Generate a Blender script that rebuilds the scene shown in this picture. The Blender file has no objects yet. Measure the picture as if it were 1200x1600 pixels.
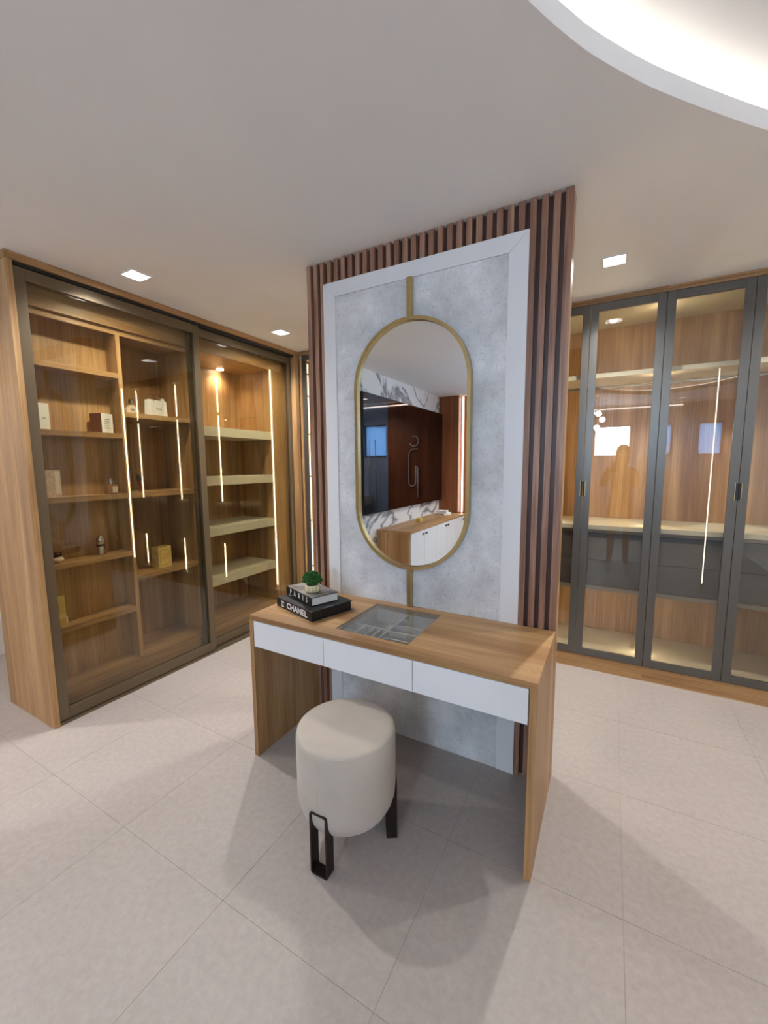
import bpy, bmesh, math, random
from mathutils import Vector, Matrix, Euler

random.seed(7)
scene = bpy.context.scene
COL = scene.collection
PI = math.pi

# ------------------------------------------------------------------ camera, world, exposure
CAM_POS = Vector((1.6002, -1.4355, 1.5446))
CAM_R = Vector((0.87427, 0.48538, -0.00713))
CAM_U = Vector((-0.04968, 0.10408, 0.99333))
CAM_F = Vector((-0.48289, 0.86808, -0.11511))
cam_data = bpy.data.cameras.new('camera')
cam = bpy.data.objects.new('camera', cam_data)
COL.objects.link(cam)
m = Matrix((CAM_R, CAM_U, -CAM_F)).transposed().to_4x4()
m.translation = CAM_POS
cam.matrix_world = m
cam_data.sensor_fit = 'HORIZONTAL'
cam_data.sensor_width = 36.0
cam_data.lens = 19.139
cam_data.clip_start = 0.01
scene.camera = cam

SKY_STRENGTH = 20.0
world = bpy.data.worlds.new('sky')
scene.world = world
world.use_nodes = True
bg = world.node_tree.nodes['Background']
bg.inputs[0].default_value = (0.52, 0.74, 1.0, 1)
bg.inputs[1].default_value = SKY_STRENGTH

scene.view_settings.view_transform = 'Standard'
scene.view_settings.look = 'None'
scene.view_settings.exposure = 1.5
scene.view_settings.gamma = 1.0
scene.view_settings.use_curve_mapping = False
cy = scene.cycles
cy.max_bounces = 10
cy.diffuse_bounces = 4
cy.glossy_bounces = 6
cy.transmission_bounces = 6
cy.transparent_max_bounces = 24
cy.caustics_reflective = False
cy.caustics_refractive = False
cy.sample_clamp_indirect = 6.0

DOWN_W = 36.0        # watts of each recessed ceiling spot
COVE_E = 2.4         # emission of the strip in the ceiling cove
LED_E = 13.0          # emission of the wardrobe strips
WARM = (1.0, 0.86, 0.70)
NEUT = (1.0, 0.982, 0.957)

# ------------------------------------------------------------------ measured planes
HC = 2.669           # ceiling
W, YC, YB = 1.411, 0.519, 0.606      # desk width, partition face, partition back
DH = 0.78            # desk height
LX = -1.206          # front plane of the display cabinet
LY0 = -0.417
BY = 1.86            # front plane of the wardrobes
BACK = -4.35
RX = 3.6075
LFT = -2.75

def lin(c):
    return tuple(((v / 255) / 12.92 if v / 255 <= 0.04045 else ((v / 255 + 0.055) / 1.055) ** 2.4) for v in c)

# ------------------------------------------------------------------ materials
def new_mat(name):
    mt = bpy.data.materials.new(name)
    mt.use_nodes = True
    nt = mt.node_tree
    return mt, nt, nt.nodes['Principled BSDF']

def plain(name, rgb, rough=0.5, metal=0.0, noise=0.0, scale=30, bump=0.0, spec=0.5):
    mt, nt, b = new_mat(name)
    c = lin(rgb)
    b.inputs['Base Color'].default_value = (*c, 1)
    b.inputs['Roughness'].default_value = rough
    b.inputs['Metallic'].default_value = metal
    b.inputs['Specular IOR Level'].default_value = spec
    if noise or bump:
        tc = nt.nodes.new('ShaderNodeTexCoord')
        n = nt.nodes.new('ShaderNodeTexNoise')
        n.inputs['Scale'].default_value = scale
        n.inputs['Detail'].default_value = 5
        nt.links.new(tc.outputs['Object'], n.inputs['Vector'])
        if noise:
            r = nt.nodes.new('ShaderNodeValToRGB')
            r.color_ramp.elements[0].position = 0.3
            r.color_ramp.elements[1].position = 0.7
            r.color_ramp.elements[0].color = (*[v * (1 - noise) for v in c], 1)
            r.color_ramp.elements[1].color = (*[min(1, v * (1 + noise)) for v in c], 1)
            nt.links.new(n.outputs['Fac'], r.inputs['Fac'])
            nt.links.new(r.outputs['Color'], b.inputs['Base Color'])
        if bump:
            bp = nt.nodes.new('ShaderNodeBump')
            bp.inputs['Strength'].default_value = bump
            bp.inputs['Distance'].default_value = 0.003
            nt.links.new(n.outputs['Fac'], bp.inputs['Height'])
            nt.links.new(bp.outputs['Normal'], b.inputs['Normal'])
    return mt

def wood(name, dark, mid, light, axis='Z', rough=0.42, across=9.0):
    mt, nt, b = new_mat(name)
    N = nt.nodes.new
    L = nt.links.new
    tc = N('ShaderNodeTexCoord')
    oi = N('ShaderNodeObjectInfo')
    mul = N('ShaderNodeMath'); mul.operation = 'MULTIPLY'; mul.inputs[1].default_value = 17.0
    L(oi.outputs['Random'], mul.inputs[0])
    comb = N('ShaderNodeCombineXYZ')
    for i in range(3):
        L(mul.outputs[0], comb.inputs[i])
    add = N('ShaderNodeVectorMath'); add.operation = 'ADD'
    L(tc.outputs['Object'], add.inputs[0]); L(comb.outputs[0], add.inputs[1])
    def mapped(ac, al):
        mp = N('ShaderNodeMapping')
        sc = [ac, ac, ac]
        sc['XYZ'.index(axis)] = al
        mp.inputs['Scale'].default_value = sc
        L(add.outputs[0], mp.inputs['Vector'])
        return mp
    n1 = N('ShaderNodeTexNoise'); n1.inputs['Scale'].default_value = 1.0
    n1.inputs['Detail'].default_value = 4; n1.inputs['Distortion'].default_value = 0.8
    L(mapped(across, across * 0.06).outputs[0], n1.inputs['Vector'])
    n2 = N('ShaderNodeTexNoise'); n2.inputs['Scale'].default_value = 1.0
    n2.inputs['Detail'].default_value = 6; n2.inputs['Roughness'].default_value = 0.65
    L(mapped(110, 2.2).outputs[0], n2.inputs['Vector'])
    mix = N('ShaderNodeMix'); mix.data_type = 'FLOAT'
    mix.inputs[0].default_value = 0.42
    L(n1.outputs['Fac'], mix.inputs[2]); L(n2.outputs['Fac'], mix.inputs[3])
    r = N('ShaderNodeValToRGB')
    e = r.color_ramp.elements
    e[0].position = 0.36; e[0].color = (*lin(dark), 1)
    e[1].position = 0.64; e[1].color = (*lin(light), 1)
    k = e.new(0.5); k.color = (*lin(mid), 1)
    L(mix.outputs[0], r.inputs['Fac'])
    L(r.outputs['Color'], b.inputs['Base Color'])
    b.inputs['Roughness'].default_value = rough
    bp = N('ShaderNodeBump'); bp.inputs['Strength'].default_value = 0.12
    bp.inputs['Distance'].default_value = 0.001
    L(n2.outputs['Fac'], bp.inputs['Height']); L(bp.outputs['Normal'], b.inputs['Normal'])
    return mt

def emit(name, rgb, strength):
    mt, nt, b = new_mat(name)
    b.inputs['Base Color'].default_value = (0.9, 0.9, 0.9, 1)
    b.inputs['Emission Color'].default_value = (*rgb, 1)
    b.inputs['Emission Strength'].default_value = strength
    return mt

def glass(name, tint, ior=1.45, rough=0.0, refl=(1, 1, 1)):
    mt, nt, b = new_mat(name)
    nt.nodes.remove(b)
    N = nt.nodes.new
    out = nt.nodes['Material Output']
    tr = N('ShaderNodeBsdfTransparent'); tr.inputs[0].default_value = (*tint, 1)
    gl = N('ShaderNodeBsdfGlossy'); gl.inputs['Roughness'].default_value = rough
    gl.inputs['Color'].default_value = (*refl, 1)
    fr = N('ShaderNodeFresnel')
    ge = N('ShaderNodeNewGeometry')          # same reflectance on both faces of the thin pane
    io = N('ShaderNodeMapRange'); io.inputs[3].default_value = ior; io.inputs[4].default_value = 1 / ior
    nt.links.new(ge.outputs['Backfacing'], io.inputs[0]); nt.links.new(io.outputs[0], fr.inputs['IOR'])
    mx = N('ShaderNodeMixShader')
    nt.links.new(fr.outputs[0], mx.inputs[0])
    nt.links.new(tr.outputs[0], mx.inputs[1]); nt.links.new(gl.outputs[0], mx.inputs[2])
    nt.links.new(mx.outputs[0], out.inputs[0])
    return mt

OAK = dict(dark=(140, 101, 62), mid=(172, 131, 85), light=(198, 160, 114))
M = {}
M['oak'] = wood('oak_vertical', **OAK)
M['oak_x'] = wood('oak_along_x', axis='X', **OAK)
M['oak_y'] = wood('oak_along_y', axis='Y', **OAK)
WAL = dict(dark=(116, 80, 62), mid=(152, 112, 90), light=(178, 140, 116))
M['walnut'] = wood('walnut_slat', across=26, **WAL)
M['walnut_back'] = wood('walnut_backing', (62, 38, 33), (76, 48, 41), (90, 60, 50))
M['red_wood'] = wood('dark_red_wood', (118, 66, 40), (142, 84, 52), (162, 102, 66))
M['ceiling'] = plain('ceiling_paint', (242, 240, 238), 0.9, noise=0.01, scale=4, spec=0.2)
M['wall'] = plain('wall_paint', (232, 228, 224), 0.85, noise=0.01, scale=4, spec=0.2)
M['blue_wall'] = plain('blue_light_tint', (146, 168, 194), 0.8, noise=0.02, scale=4)  # blue light of the space beyond put into the wall colour
M['white'] = plain('white_lacquer', (229, 229, 229), 0.38, spec=0.4)
M['grout'] = plain('grout', (146, 136, 129), 0.9)
M['bronze'] = plain('bronze_aluminium', (112, 98, 78), 0.38, metal=0.6)
M['gunmetal'] = plain('grey_aluminium', (104, 101, 96), 0.34, metal=0.65)
M['dark'] = plain('dark_track_gap_shade', (24, 20, 18), 0.6)
M['brass'] = plain('brushed_brass', (196, 174, 122), 0.32, metal=1.0, noise=0.06, scale=60)
M['beige'] = plain('beige_laminate', (206, 196, 172), 0.55, noise=0.015, scale=10)
M['charcoal'] = plain('charcoal_slate', (80, 74, 70), 0.6, noise=0.22, scale=7, bump=0.2)
M['taupe'] = plain('taupe_board', (138, 125, 108), 0.5)
M['velvet'] = plain('grey_velvet', (182, 178, 172), 0.95, noise=0.05, scale=80)
M['cushion'] = plain('pale_velvet', (226, 221, 212), .95)
M['glass_edge'] = plain('grey_glass_border', (128, 124, 118), .4)
M['iron'] = plain('dark_bronze_iron', (50, 40, 35), 0.45, metal=0.6)
M['mirror'] = plain('silvered_glass', (238, 238, 236), 0.0, metal=1.0)
M['screen'] = plain('dark_mirror_screen', (92, 86, 88), 0.02, metal=1.0)
M['black'] = plain('black_plastic', (14, 14, 15), 0.4)
M['book_black'] = plain('black_cover', (11, 10, 11), 0.5, noise=0.1, scale=40)
M['paper'] = plain('page_block', (226, 222, 216), 0.8, noise=0.03, scale=300)
M['ink_white'] = plain('white_print', (232, 230, 226), 0.5)
M['ink_black'] = plain('black_print', (30, 28, 28), 0.6)
M['gold'] = plain('gold_foil', (236, 206, 132), 0.3, metal=0.6, noise=0.18, scale=45)
M['gold_matte'] = plain('gold_card', (214, 184, 104), 0.45, metal=0.3, noise=0.1, scale=30)
M['silver'] = plain('polished_silver', (200, 198, 196), 0.15, metal=1.0)
M['card_white'] = plain('white_card', (236, 232, 226), 0.6)
M['card_pink'] = plain('pinkish_card', (206, 176, 152), 0.6, noise=0.2, scale=60)
M['card_brown'] = plain('brown_card', (112, 66, 46), 0.6)
M['cream'] = plain('cream_label', (222, 206, 178), 0.6)
M['wine'] = plain('wine_red_lacquer', (110, 30, 32), 0.22)
M['plum'] = plain('dark_plum_glass', (60, 24, 22), 0.2)
M['amber_glass'] = plain('amber_liquid', (150, 104, 74), 0.12, spec=0.7)
M['clear_bottle'] = plain('pale_liquid_glass', (222, 200, 178), 0.08, spec=0.8)
M['leaf'] = plain('green_leaf', (46, 104, 40), 0.45, noise=0.35, scale=50)
M['soil'] = plain('soil', (50, 38, 30), 0.9)
M['skin'] = plain('skin', (198, 152, 126), 0.5)
M['shirt'] = plain('dark_grey_shirt', (70, 68, 72), 0.85, noise=0.1, scale=40)
M['hair'] = plain('dark_hair', (38, 28, 24), 0.6, noise=0.3, scale=60)
M['globe'] = emit('opal_globe', NEUT, 9.0)
M['led'] = emit('led_white', (1.0, 0.88, 0.62), LED_E)
M['led_dim'] = emit('led_cream', (1.0, 0.88, 0.62), 0.75)
M['led_pole'] = emit('led_pole', (1.0, 0.93, 0.80), 4.0)
M['led_back'] = emit('led_back', (1.0, 0.93, 0.82), 3.0)
M['trousers'] = plain('dark_trousers', (44, 46, 56), .9)
M['led_cove'] = emit('led_cove', (1.0, 0.94, 0.84), COVE_E)
M['lamp'] = emit('spot_lamp', (1.0, 0.96, 0.9), 14.0)
M['glass_bronze'] = glass('smoked_bronze_glass', (0.88, 0.87, 0.80), 1.5)
M['glass_clear'] = glass('wardrobe_glass', (0.94, 0.935, 0.90), 1.62)
M['glass_top'] = glass('tray_glass', (0.96, 0.965, 0.96), 1.33)
def frosted():
    mt, nt, b = new_mat('frosted_blue_glass')
    nt.nodes.remove(b)
    tl = nt.nodes.new('ShaderNodeBsdfTranslucent'); tl.inputs[0].default_value = (.30, .42, .52, 1)
    df = nt.nodes.new('ShaderNodeBsdfDiffuse'); df.inputs[0].default_value = (.4, .5, .6, 1)
    mx = nt.nodes.new('ShaderNodeMixShader'); mx.inputs[0].default_value = .4
    nt.links.new(tl.outputs[0], mx.inputs[1]); nt.links.new(df.outputs[0], mx.inputs[2])
    nt.links.new(mx.outputs[0], nt.nodes['Material Output'].inputs[0])
    return mt
M['frosted'] = frosted()
M['glass_win'] = glass('window_glass', (0.97, 0.98, 0.98), 1.45)

def suede():
    mt, nt, b = new_mat('cream_suede')
    N = nt.nodes.new; L = nt.links.new
    tc = N('ShaderNodeTexCoord'); n = N('ShaderNodeTexNoise')
    n.inputs['Scale'].default_value = 5; n.inputs['Detail'].default_value = 5; n.inputs['Distortion'].default_value = .4
    L(tc.outputs['Object'], n.inputs['Vector'])
    r = N('ShaderNodeValToRGB'); e = r.color_ramp.elements
    e[0].position = .3; e[0].color = (*lin((182, 170, 157)), 1)
    e[1].position = .7; e[1].color = (*lin((194, 182, 169)), 1)
    L(n.outputs['Fac'], r.inputs['Fac']); L(r.outputs['Color'], b.inputs['Base Color'])
    b.inputs['Roughness'].default_value = .85
    b.inputs['Sheen Weight'].default_value = .25
    b.inputs['Specular IOR Level'].default_value = .2
    n2 = N('ShaderNodeTexNoise'); n2.inputs['Scale'].default_value = 250
    L(tc.outputs['Object'], n2.inputs['Vector'])
    bp = N('ShaderNodeBump'); bp.inputs['Strength'].default_value = .08; bp.inputs['Distance'].default_value = .001
    L(n2.outputs['Fac'], bp.inputs['Height']); L(bp.outputs['Normal'], b.inputs['Normal'])
    return mt
M['suede'] = suede()

def concrete():
    mt, nt, b = new_mat('grey_concrete_board')
    N = nt.nodes.new; L = nt.links.new
    tc = N('ShaderNodeTexCoord')
    n = N('ShaderNodeTexNoise'); n.inputs['Scale'].default_value = 5; n.inputs['Detail'].default_value = 9; n.inputs['Roughness'].default_value = .62
    L(tc.outputs['Object'], n.inputs['Vector'])
    r = N('ShaderNodeValToRGB'); e = r.color_ramp.elements
    e[0].position = .32; e[0].color = (*lin((190, 190, 190)), 1)
    e[1].position = .68; e[1].color = (*lin((234, 234, 234)), 1)
    L(n.outputs['Fac'], r.inputs['Fac'])
    v = N('ShaderNodeTexNoise'); v.inputs['Scale'].default_value = 95; v.inputs['Detail'].default_value = 6; v.inputs['Roughness'].default_value = .7
    L(tc.outputs['Object'], v.inputs['Vector'])
    r2 = N('ShaderNodeValToRGB'); e = r2.color_ramp.elements
    e[0].position = .35; e[0].color = (.66, .66, .67, 1)
    e[1].position = .45; e[1].color = (1, 1, 1, 1)
    L(v.outputs['Fac'], r2.inputs['Fac'])
    mx = N('ShaderNodeMix'); mx.data_type = 'RGBA'; mx.blend_type = 'MULTIPLY'; mx.inputs[0].default_value = .8
    L(r.outputs['Color'], mx.inputs[6]); L(r2.outputs['Color'], mx.inputs[7])
    L(mx.outputs[2], b.inputs['Base Color'])
    b.inputs['Roughness'].default_value = .6
    bp = N('ShaderNodeBump'); bp.inputs['Strength'].default_value = .25; bp.inputs['Distance'].default_value = .002
    L(r2.outputs['Color'], bp.inputs['Height']); L(bp.outputs['Normal'], b.inputs['Normal'])
    return mt
M['concrete'] = concrete()

def marble(name, base, vein, scale, width):
    mt, nt, b = new_mat(name)
    N = nt.nodes.new; L = nt.links.new
    tc = N('ShaderNodeTexCoord')
    n = N('ShaderNodeTexNoise'); n.inputs['Scale'].default_value = scale; n.inputs['Detail'].default_value = 6
    n.inputs['Distortion'].default_value = 1.4
    L(tc.outputs['Object'], n.inputs['Vector'])
    s = N('ShaderNodeMath'); s.operation = 'SUBTRACT'; s.inputs[1].default_value = .5
    L(n.outputs['Fac'], s.inputs[0])
    a = N('ShaderNodeMath'); a.operation = 'ABSOLUTE'; L(s.outputs[0], a.inputs[0])
    r = N('ShaderNodeValToRGB'); e = r.color_ramp.elements
    e[0].position = 0; e[0].color = (*lin(vein), 1)
    e[1].position = width; e[1].color = (*lin(base), 1)
    L(a.outputs[0], r.inputs['Fac']); L(r.outputs['Color'], b.inputs['Base Color'])
    b.inputs['Roughness'].default_value = .25
    return mt
M['marble'] = marble('white_marble', (236, 235, 234), (128, 128, 134), 1.15, .05)

def tile():
    mt, nt, b = new_mat('porcelain_tile')
    N = nt.nodes.new; L = nt.links.new
    g = N('ShaderNodeNewGeometry'); oi = N('ShaderNodeObjectInfo')
    n = N('ShaderNodeTexNoise'); n.inputs['Scale'].default_value = 38; n.inputs['Detail'].default_value = 8; n.inputs['Roughness'].default_value = .7
    L(g.outputs['Position'], n.inputs['Vector'])
    r = N('ShaderNodeValToRGB'); e = r.color_ramp.elements
    e[0].position = .33; e[0].color = (*lin((167, 156, 149)), 1)
    e[1].position = .67; e[1].color = (*lin((178, 168, 161)), 1)
    L(n.outputs['Fac'], r.inputs['Fac'])
    big = N('ShaderNodeTexNoise'); big.inputs['Scale'].default_value = 1.6; big.inputs['Detail'].default_value = 3
    L(g.outputs['Position'], big.inputs['Vector'])
    r2 = N('ShaderNodeValToRGB'); e = r2.color_ramp.elements
    e[0].position = .35; e[0].color = (.93, .93, .93, 1)
    e[1].position = .65; e[1].color = (1, 1, 1, 1)
    L(big.outputs['Fac'], r2.inputs['Fac'])
    mx = N('ShaderNodeMix'); mx.data_type = 'RGBA'; mx.blend_type = 'MULTIPLY'; mx.inputs[0].default_value = 1
    L(r.outputs['Color'], mx.inputs[6]); L(r2.outputs['Color'], mx.inputs[7])
    mr = N('ShaderNodeMapRange'); mr.inputs[3].default_value = .97; mr.inputs[4].default_value = 1.0
    L(oi.outputs['Random'], mr.inputs[0])
    m2 = N('ShaderNodeMix'); m2.data_type = 'RGBA'; m2.blend_type = 'MULTIPLY'; m2.inputs[0].default_value = 1
    L(mx.outputs[2], m2.inputs[6]); L(mr.outputs[0], m2.inputs[7])
    L(m2.outputs[2], b.inputs['Base Color'])
    b.inputs['Roughness'].default_value = .5
    b.inputs['Specular IOR Level'].default_value = .35
    return mt
M['tile'] = tile()

# ------------------------------------------------------------------ mesh helpers
def mesh_obj(name, bm, mat, parent=None, smooth=False, loc=(0, 0, 0)):
    me = bpy.data.meshes.new(name)
    bmesh.ops.recalc_face_normals(bm, faces=bm.faces)
    bm.to_mesh(me); bm.free()
    if smooth:
        for p in me.polygons:
            p.use_smooth = True
    me.materials.append(M[mat] if isinstance(mat, str) else mat)
    o = bpy.data.objects.new(name, me)
    COL.objects.link(o)
    o.location = loc
    if parent is not None:
        o.parent = parent
    return o

def add_box(bm, x0, x1, y0, y1, z0, z1, bevel=0.0):
    r = bmesh.ops.create_cube(bm, size=1.0)
    vs = r['verts']
    for v in vs:
        v.co = Vector(((x0 + x1) / 2 + v.co.x * (x1 - x0), (y0 + y1) / 2 + v.co.y * (y1 - y0), (z0 + z1) / 2 + v.co.z * (z1 - z0)))
    if bevel:
        es = list({e for v in vs for e in v.link_edges})
        bmesh.ops.bevel(bm, geom=es, offset=bevel, segments=2, affect='EDGES', profile=0.5)

ORG = {}
def thing(name, label, cat, loc=(0, 0, 0), group=None, kind=None):
    o = bpy.data.objects.new(name, None)
    COL.objects.link(o)
    o.empty_display_size = 0.1
    o.location = loc
    if label: o['label'] = label
    if cat: o['category'] = cat
    if group: o['group'] = group
    if kind: o['kind'] = kind
    ORG[o.name] = Vector(loc)
    return o

def tag(o, label, cat, group=None, kind=None):
    if label: o['label'] = label
    if cat: o['category'] = cat
    if group: o['group'] = group
    if kind: o['kind'] = kind
    return o

def box(name, x, y, z, mat, parent=None, bevel=0.0):
    """box in world coordinates; the parent's origin is subtracted"""
    o = ORG.get(parent.name, Vector((0, 0, 0))) if parent is not None else Vector((0, 0, 0))
    bm = bmesh.new()
    add_box(bm, x[0] - o.x, x[1] - o.x, y[0] - o.y, y[1] - o.y, z[0] - o.z, z[1] - o.z, bevel)
    ob = mesh_obj(name, bm, mat, parent)
    if parent is not None:
        ORG[ob.name] = o
    return ob

def solo_box(name, x, y, z, mat, bevel=0.0):
    """top-level box with its origin at the base centre"""
    c = Vector(((x[0] + x[1]) / 2, (y[0] + y[1]) / 2, z[0]))
    bm = bmesh.new()
    add_box(bm, x[0] - c.x, x[1] - c.x, y[0] - c.y, y[1] - c.y, 0, z[1] - z[0], bevel)
    return mesh_obj(name, bm, mat, None, loc=c)

def lathe(bm, prof, n=32, c=(0, 0, 0), sx=1.0, sy=1.0):
    rings = []
    for r, z in prof:
        if r < 1e-6:
            rings.append([bm.verts.new((c[0], c[1], c[2] + z))])
        else:
            rings.append([bm.verts.new((c[0] + sx * r * math.cos(2 * PI * i / n), c[1] + sy * r * math.sin(2 * PI * i / n), c[2] + z)) for i in range(n)])
    for a, b in zip(rings[:-1], rings[1:]):
        for i in range(n):
            j = (i + 1) % n
            if len(a) == 1 and len(b) == 1: continue
            if len(a) == 1: bm.faces.new((a[0], b[i], b[j]))
            elif len(b) == 1: bm.faces.new((a[i], a[j], b[0]))
            else: bm.faces.new((a[i], a[j], b[j], b[i]))
    if len(rings[0]) > 1: bm.faces.new(list(reversed(rings[0])))
    if len(rings[-1]) > 1: bm.faces.new(rings[-1])

def sweep(bm, path, prof, closed=False, normal=None):
    """sweep a profile [(a,b)] along path points lying in a plane with the given normal: a = in-plane offset, b = along normal"""
    n = len(path)
    nv = Vector(normal).normalized()
    rings = []
    for i, p in enumerate(path):
        p = Vector(p)
        if closed:
            t = (Vector(path[(i + 1) % n]) - Vector(path[i - 1])).normalized()
        else:
            t = (Vector(path[min(i + 1, n - 1)]) - Vector(path[max(i - 1, 0)])).normalized()
        s = t.cross(nv).normalized()
        rings.append([bm.verts.new(p + s * a + nv * b) for a, b in prof])
    k = len(prof)
    for i in range(n if closed else n - 1):
        A, B = rings[i], rings[(i + 1) % n]
        for j in range(k):
            bm.faces.new((A[j], A[(j + 1) % k], B[(j + 1) % k], B[j]))
    if not closed:
        bm.faces.new(rings[0]); bm.faces.new(list(reversed(rings[-1])))

def tube(bm, pts, r, seg=10):
    """round tube through points, with miters by averaged tangents"""
    pts = [Vector(p) for p in pts]
    n = len(pts)
    rings = []
    up = Vector((0, 0, 1))
    prev = None
    for i, p in enumerate(pts):
        t = (pts[min(i + 1, n - 1)] - pts[max(i - 1, 0)]).normalized()
        if prev is None:
            a = t.cross(up)
            if a.length < 1e-3: a = t.cross(Vector((1, 0, 0)))
        else:
            a = prev - t * prev.dot(t)
        a.normalize(); prev = a
        b = t.cross(a)
        rings.append([bm.verts.new(p + a * r * math.cos(2 * PI * k / seg) + b * r * math.sin(2 * PI * k / seg)) for k in range(seg)])
    for A, B in zip(rings[:-1], rings[1:]):
        for k in range(seg):
            bm.faces.new((A[k], A[(k + 1) % seg], B[(k + 1) % seg], B[k]))
    bm.faces.new(list(reversed(rings[0]))); bm.faces.new(rings[-1])

def prism(bm, pts, z0, z1):
    a = [bm.verts.new((x, y, z0)) for x, y in pts]
    b = [bm.verts.new((x, y, z1)) for x, y in pts]
    bm.faces.new(list(reversed(a))); bm.faces.new(b)
    n = len(pts)
    for i in range(n):
        bm.faces.new((a[i], a[(i + 1) % n], b[(i + 1) % n], b[i]))

def struct(o, kind='structure'):
    o['kind'] = kind
    return o

# ------------------------------------------------------------------ floor
floor = struct(box('floor', (LFT, RX), (BACK, 2.50), (-0.12, -0.0012), 'grout'))
TX, TY = 0.625, 0.613
bm = bmesh.new()
add_box(bm, -TX / 2 + .0006, TX / 2 - .0006, -TY / 2 + .0006, TY / 2 - .0006, -0.0011, 0.0)
tile_me = None
i0 = math.floor((LFT - 0.46) / TX); i1 = math.ceil((RX - 0.46) / TX)
j0 = math.floor((BACK + 0.592) / TY); j1 = math.ceil((2.5 + 0.592) / TY)
for i in range(i0, i1):
    for j in range(j0, j1):
        x = 0.46 + (i + .5) * TX; y = -0.592 + (j + .5) * TY
        if tile_me is None:
            t = mesh_obj('floor_tile', bm, 'tile', floor, loc=(x, y, 0))
            tile_me = t.data
        else:
            t = bpy.data.objects.new('floor_tile', tile_me)
            COL.objects.link(t); t.parent = floor; t.location = (x, y, 0)

# ------------------------------------------------------------------ ceiling with the curved cove
ctrl = [(1.363, -.271), (1.461, -.096), (1.533, .010), (1.638, .146), (1.752, .276), (1.881, .415), (2.009, .547),
        (2.24, .77), (2.50, .96), (2.78, 1.06), (3.05, .98), (3.22, .70), (3.28, .2), (3.30, -.6), (3.27, -1.5), (3.1, -2.3), (2.7, -2.85),
        (2.2, -3.0), (1.75, -2.8), (1.42, -2.3), (1.24, -1.7), (1.18, -1.15), (1.22, -.70), (1.29, -.44)]
def catmull(pts, sub):
    out = []
    n = len(pts)
    for i in range(n):
        p0, p1, p2, p3 = [Vector((*pts[(i + k) % n], 0)) for k in (-1, 0, 1, 2)]
        for s in range(sub):
            t = s / sub
            q = .5 * ((2 * p1) + (p2 - p0) * t + (2 * p0 - 5 * p1 + 4 * p2 - p3) * t * t + (3 * p1 - p0 - 3 * p2 + p3) * t ** 3)
            out.append((q.x, q.y))
    return out
cove = catmull(ctrl, 6)
def offset(pts, dist):
    out = []
    n = len(pts)
    for i in range(n):
        t = Vector(pts[(i + 1) % n]) - Vector(pts[i - 1])
        t.normalize()
        out.append((pts[i][0] - t.y * dist, pts[i][1] + t.x * dist))
    return out
# orientation: make a positive offset go outwards
area = sum(cove[i][0] * cove[(i + 1) % len(cove)][1] - cove[(i + 1) % len(cove)][0] * cove[i][1] for i in range(len(cove)))
SGN = -1 if area > 0 else 1
DL = [(-0.92, 0.096), (-0.92, 1.31), (1.555, 1.315), (0.32, 1.31), (-1.95, -1.0), (2.85, 1.40), (0.32, -3.7), (2.6, -3.7), (-1.95, -2.6), (1.45, -3.7)]  # cabinet passage spot and rear row: unseen, added for fill and bounce
HS = 0.058
SLAB = 0.062
bm = bmesh.new()
def loop(pts, z):
    vs = [bm.verts.new((x, y, z)) for x, y in pts]
    return [bm.edges.new((vs[i], vs[(i + 1) % len(vs)])) for i in range(len(vs))]
edges = loop([(LFT, BACK), (RX, BACK), (RX, 2.5), (LFT, 2.5)], HC)
edges += loop(cove, HC)
for (x, y) in DL:
    edges += loop([(x - HS, y - HS), (x + HS, y - HS), (x + HS, y + HS), (x - HS, y + HS)], HC)
bmesh.ops.triangle_fill(bm, use_beauty=True, use_dissolve=False, edges=edges)
ext = bmesh.ops.extrude_face_region(bm, geom=bm.faces[:])
for v in [g for g in ext['geom'] if isinstance(g, bmesh.types.BMVert)]:
    v.co.z += SLAB
ceiling = struct(mesh_obj('ceiling', bm, 'ceiling'))
# raised part above the cove, and the wall of the cove cavity
bm = bmesh.new()
outer = offset(cove, SGN * 0.12)
prism(bm, outer, HC + 0.15, HC + 0.18)
mesh_obj('raised_panel', bm, 'ceiling', ceiling)
bm = bmesh.new()
a = [bm.verts.new((x, y, HC + SLAB)) for x, y in outer]; b = [bm.verts.new((x, y, HC + .155)) for x, y in outer]
o2 = offset(cove, SGN * 0.14)
c = [bm.verts.new((x, y, HC + SLAB)) for x, y in o2]; e = [bm.verts.new((x, y, HC + .155)) for x, y in o2]
n = len(outer)
for i in range(n):
    j = (i + 1) % n
    bm.faces.new((a[i], a[j], b[j], b[i])); bm.faces.new((c[i], e[i], e[j], c[j]))
    bm.faces.new((a[i], c[i], c[j], a[j])); bm.faces.new((b[i], b[j], e[j], e[i]))
mesh_obj('cove_wall', bm, 'ceiling', ceiling)
bm = bmesh.new()
path = [(x, y, HC + SLAB + .004) for x, y in offset(cove, SGN * 0.035)]
sweep(bm, path, [(-.007, 0), (.007, 0), (.007, .008), (-.007, .008)], closed=True, normal=(0, 0, 1))
tag(mesh_obj('cove_light_strip', bm, 'led_cove'), 'light strip glowing inside the curved ceiling recess', 'light strip')

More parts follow.
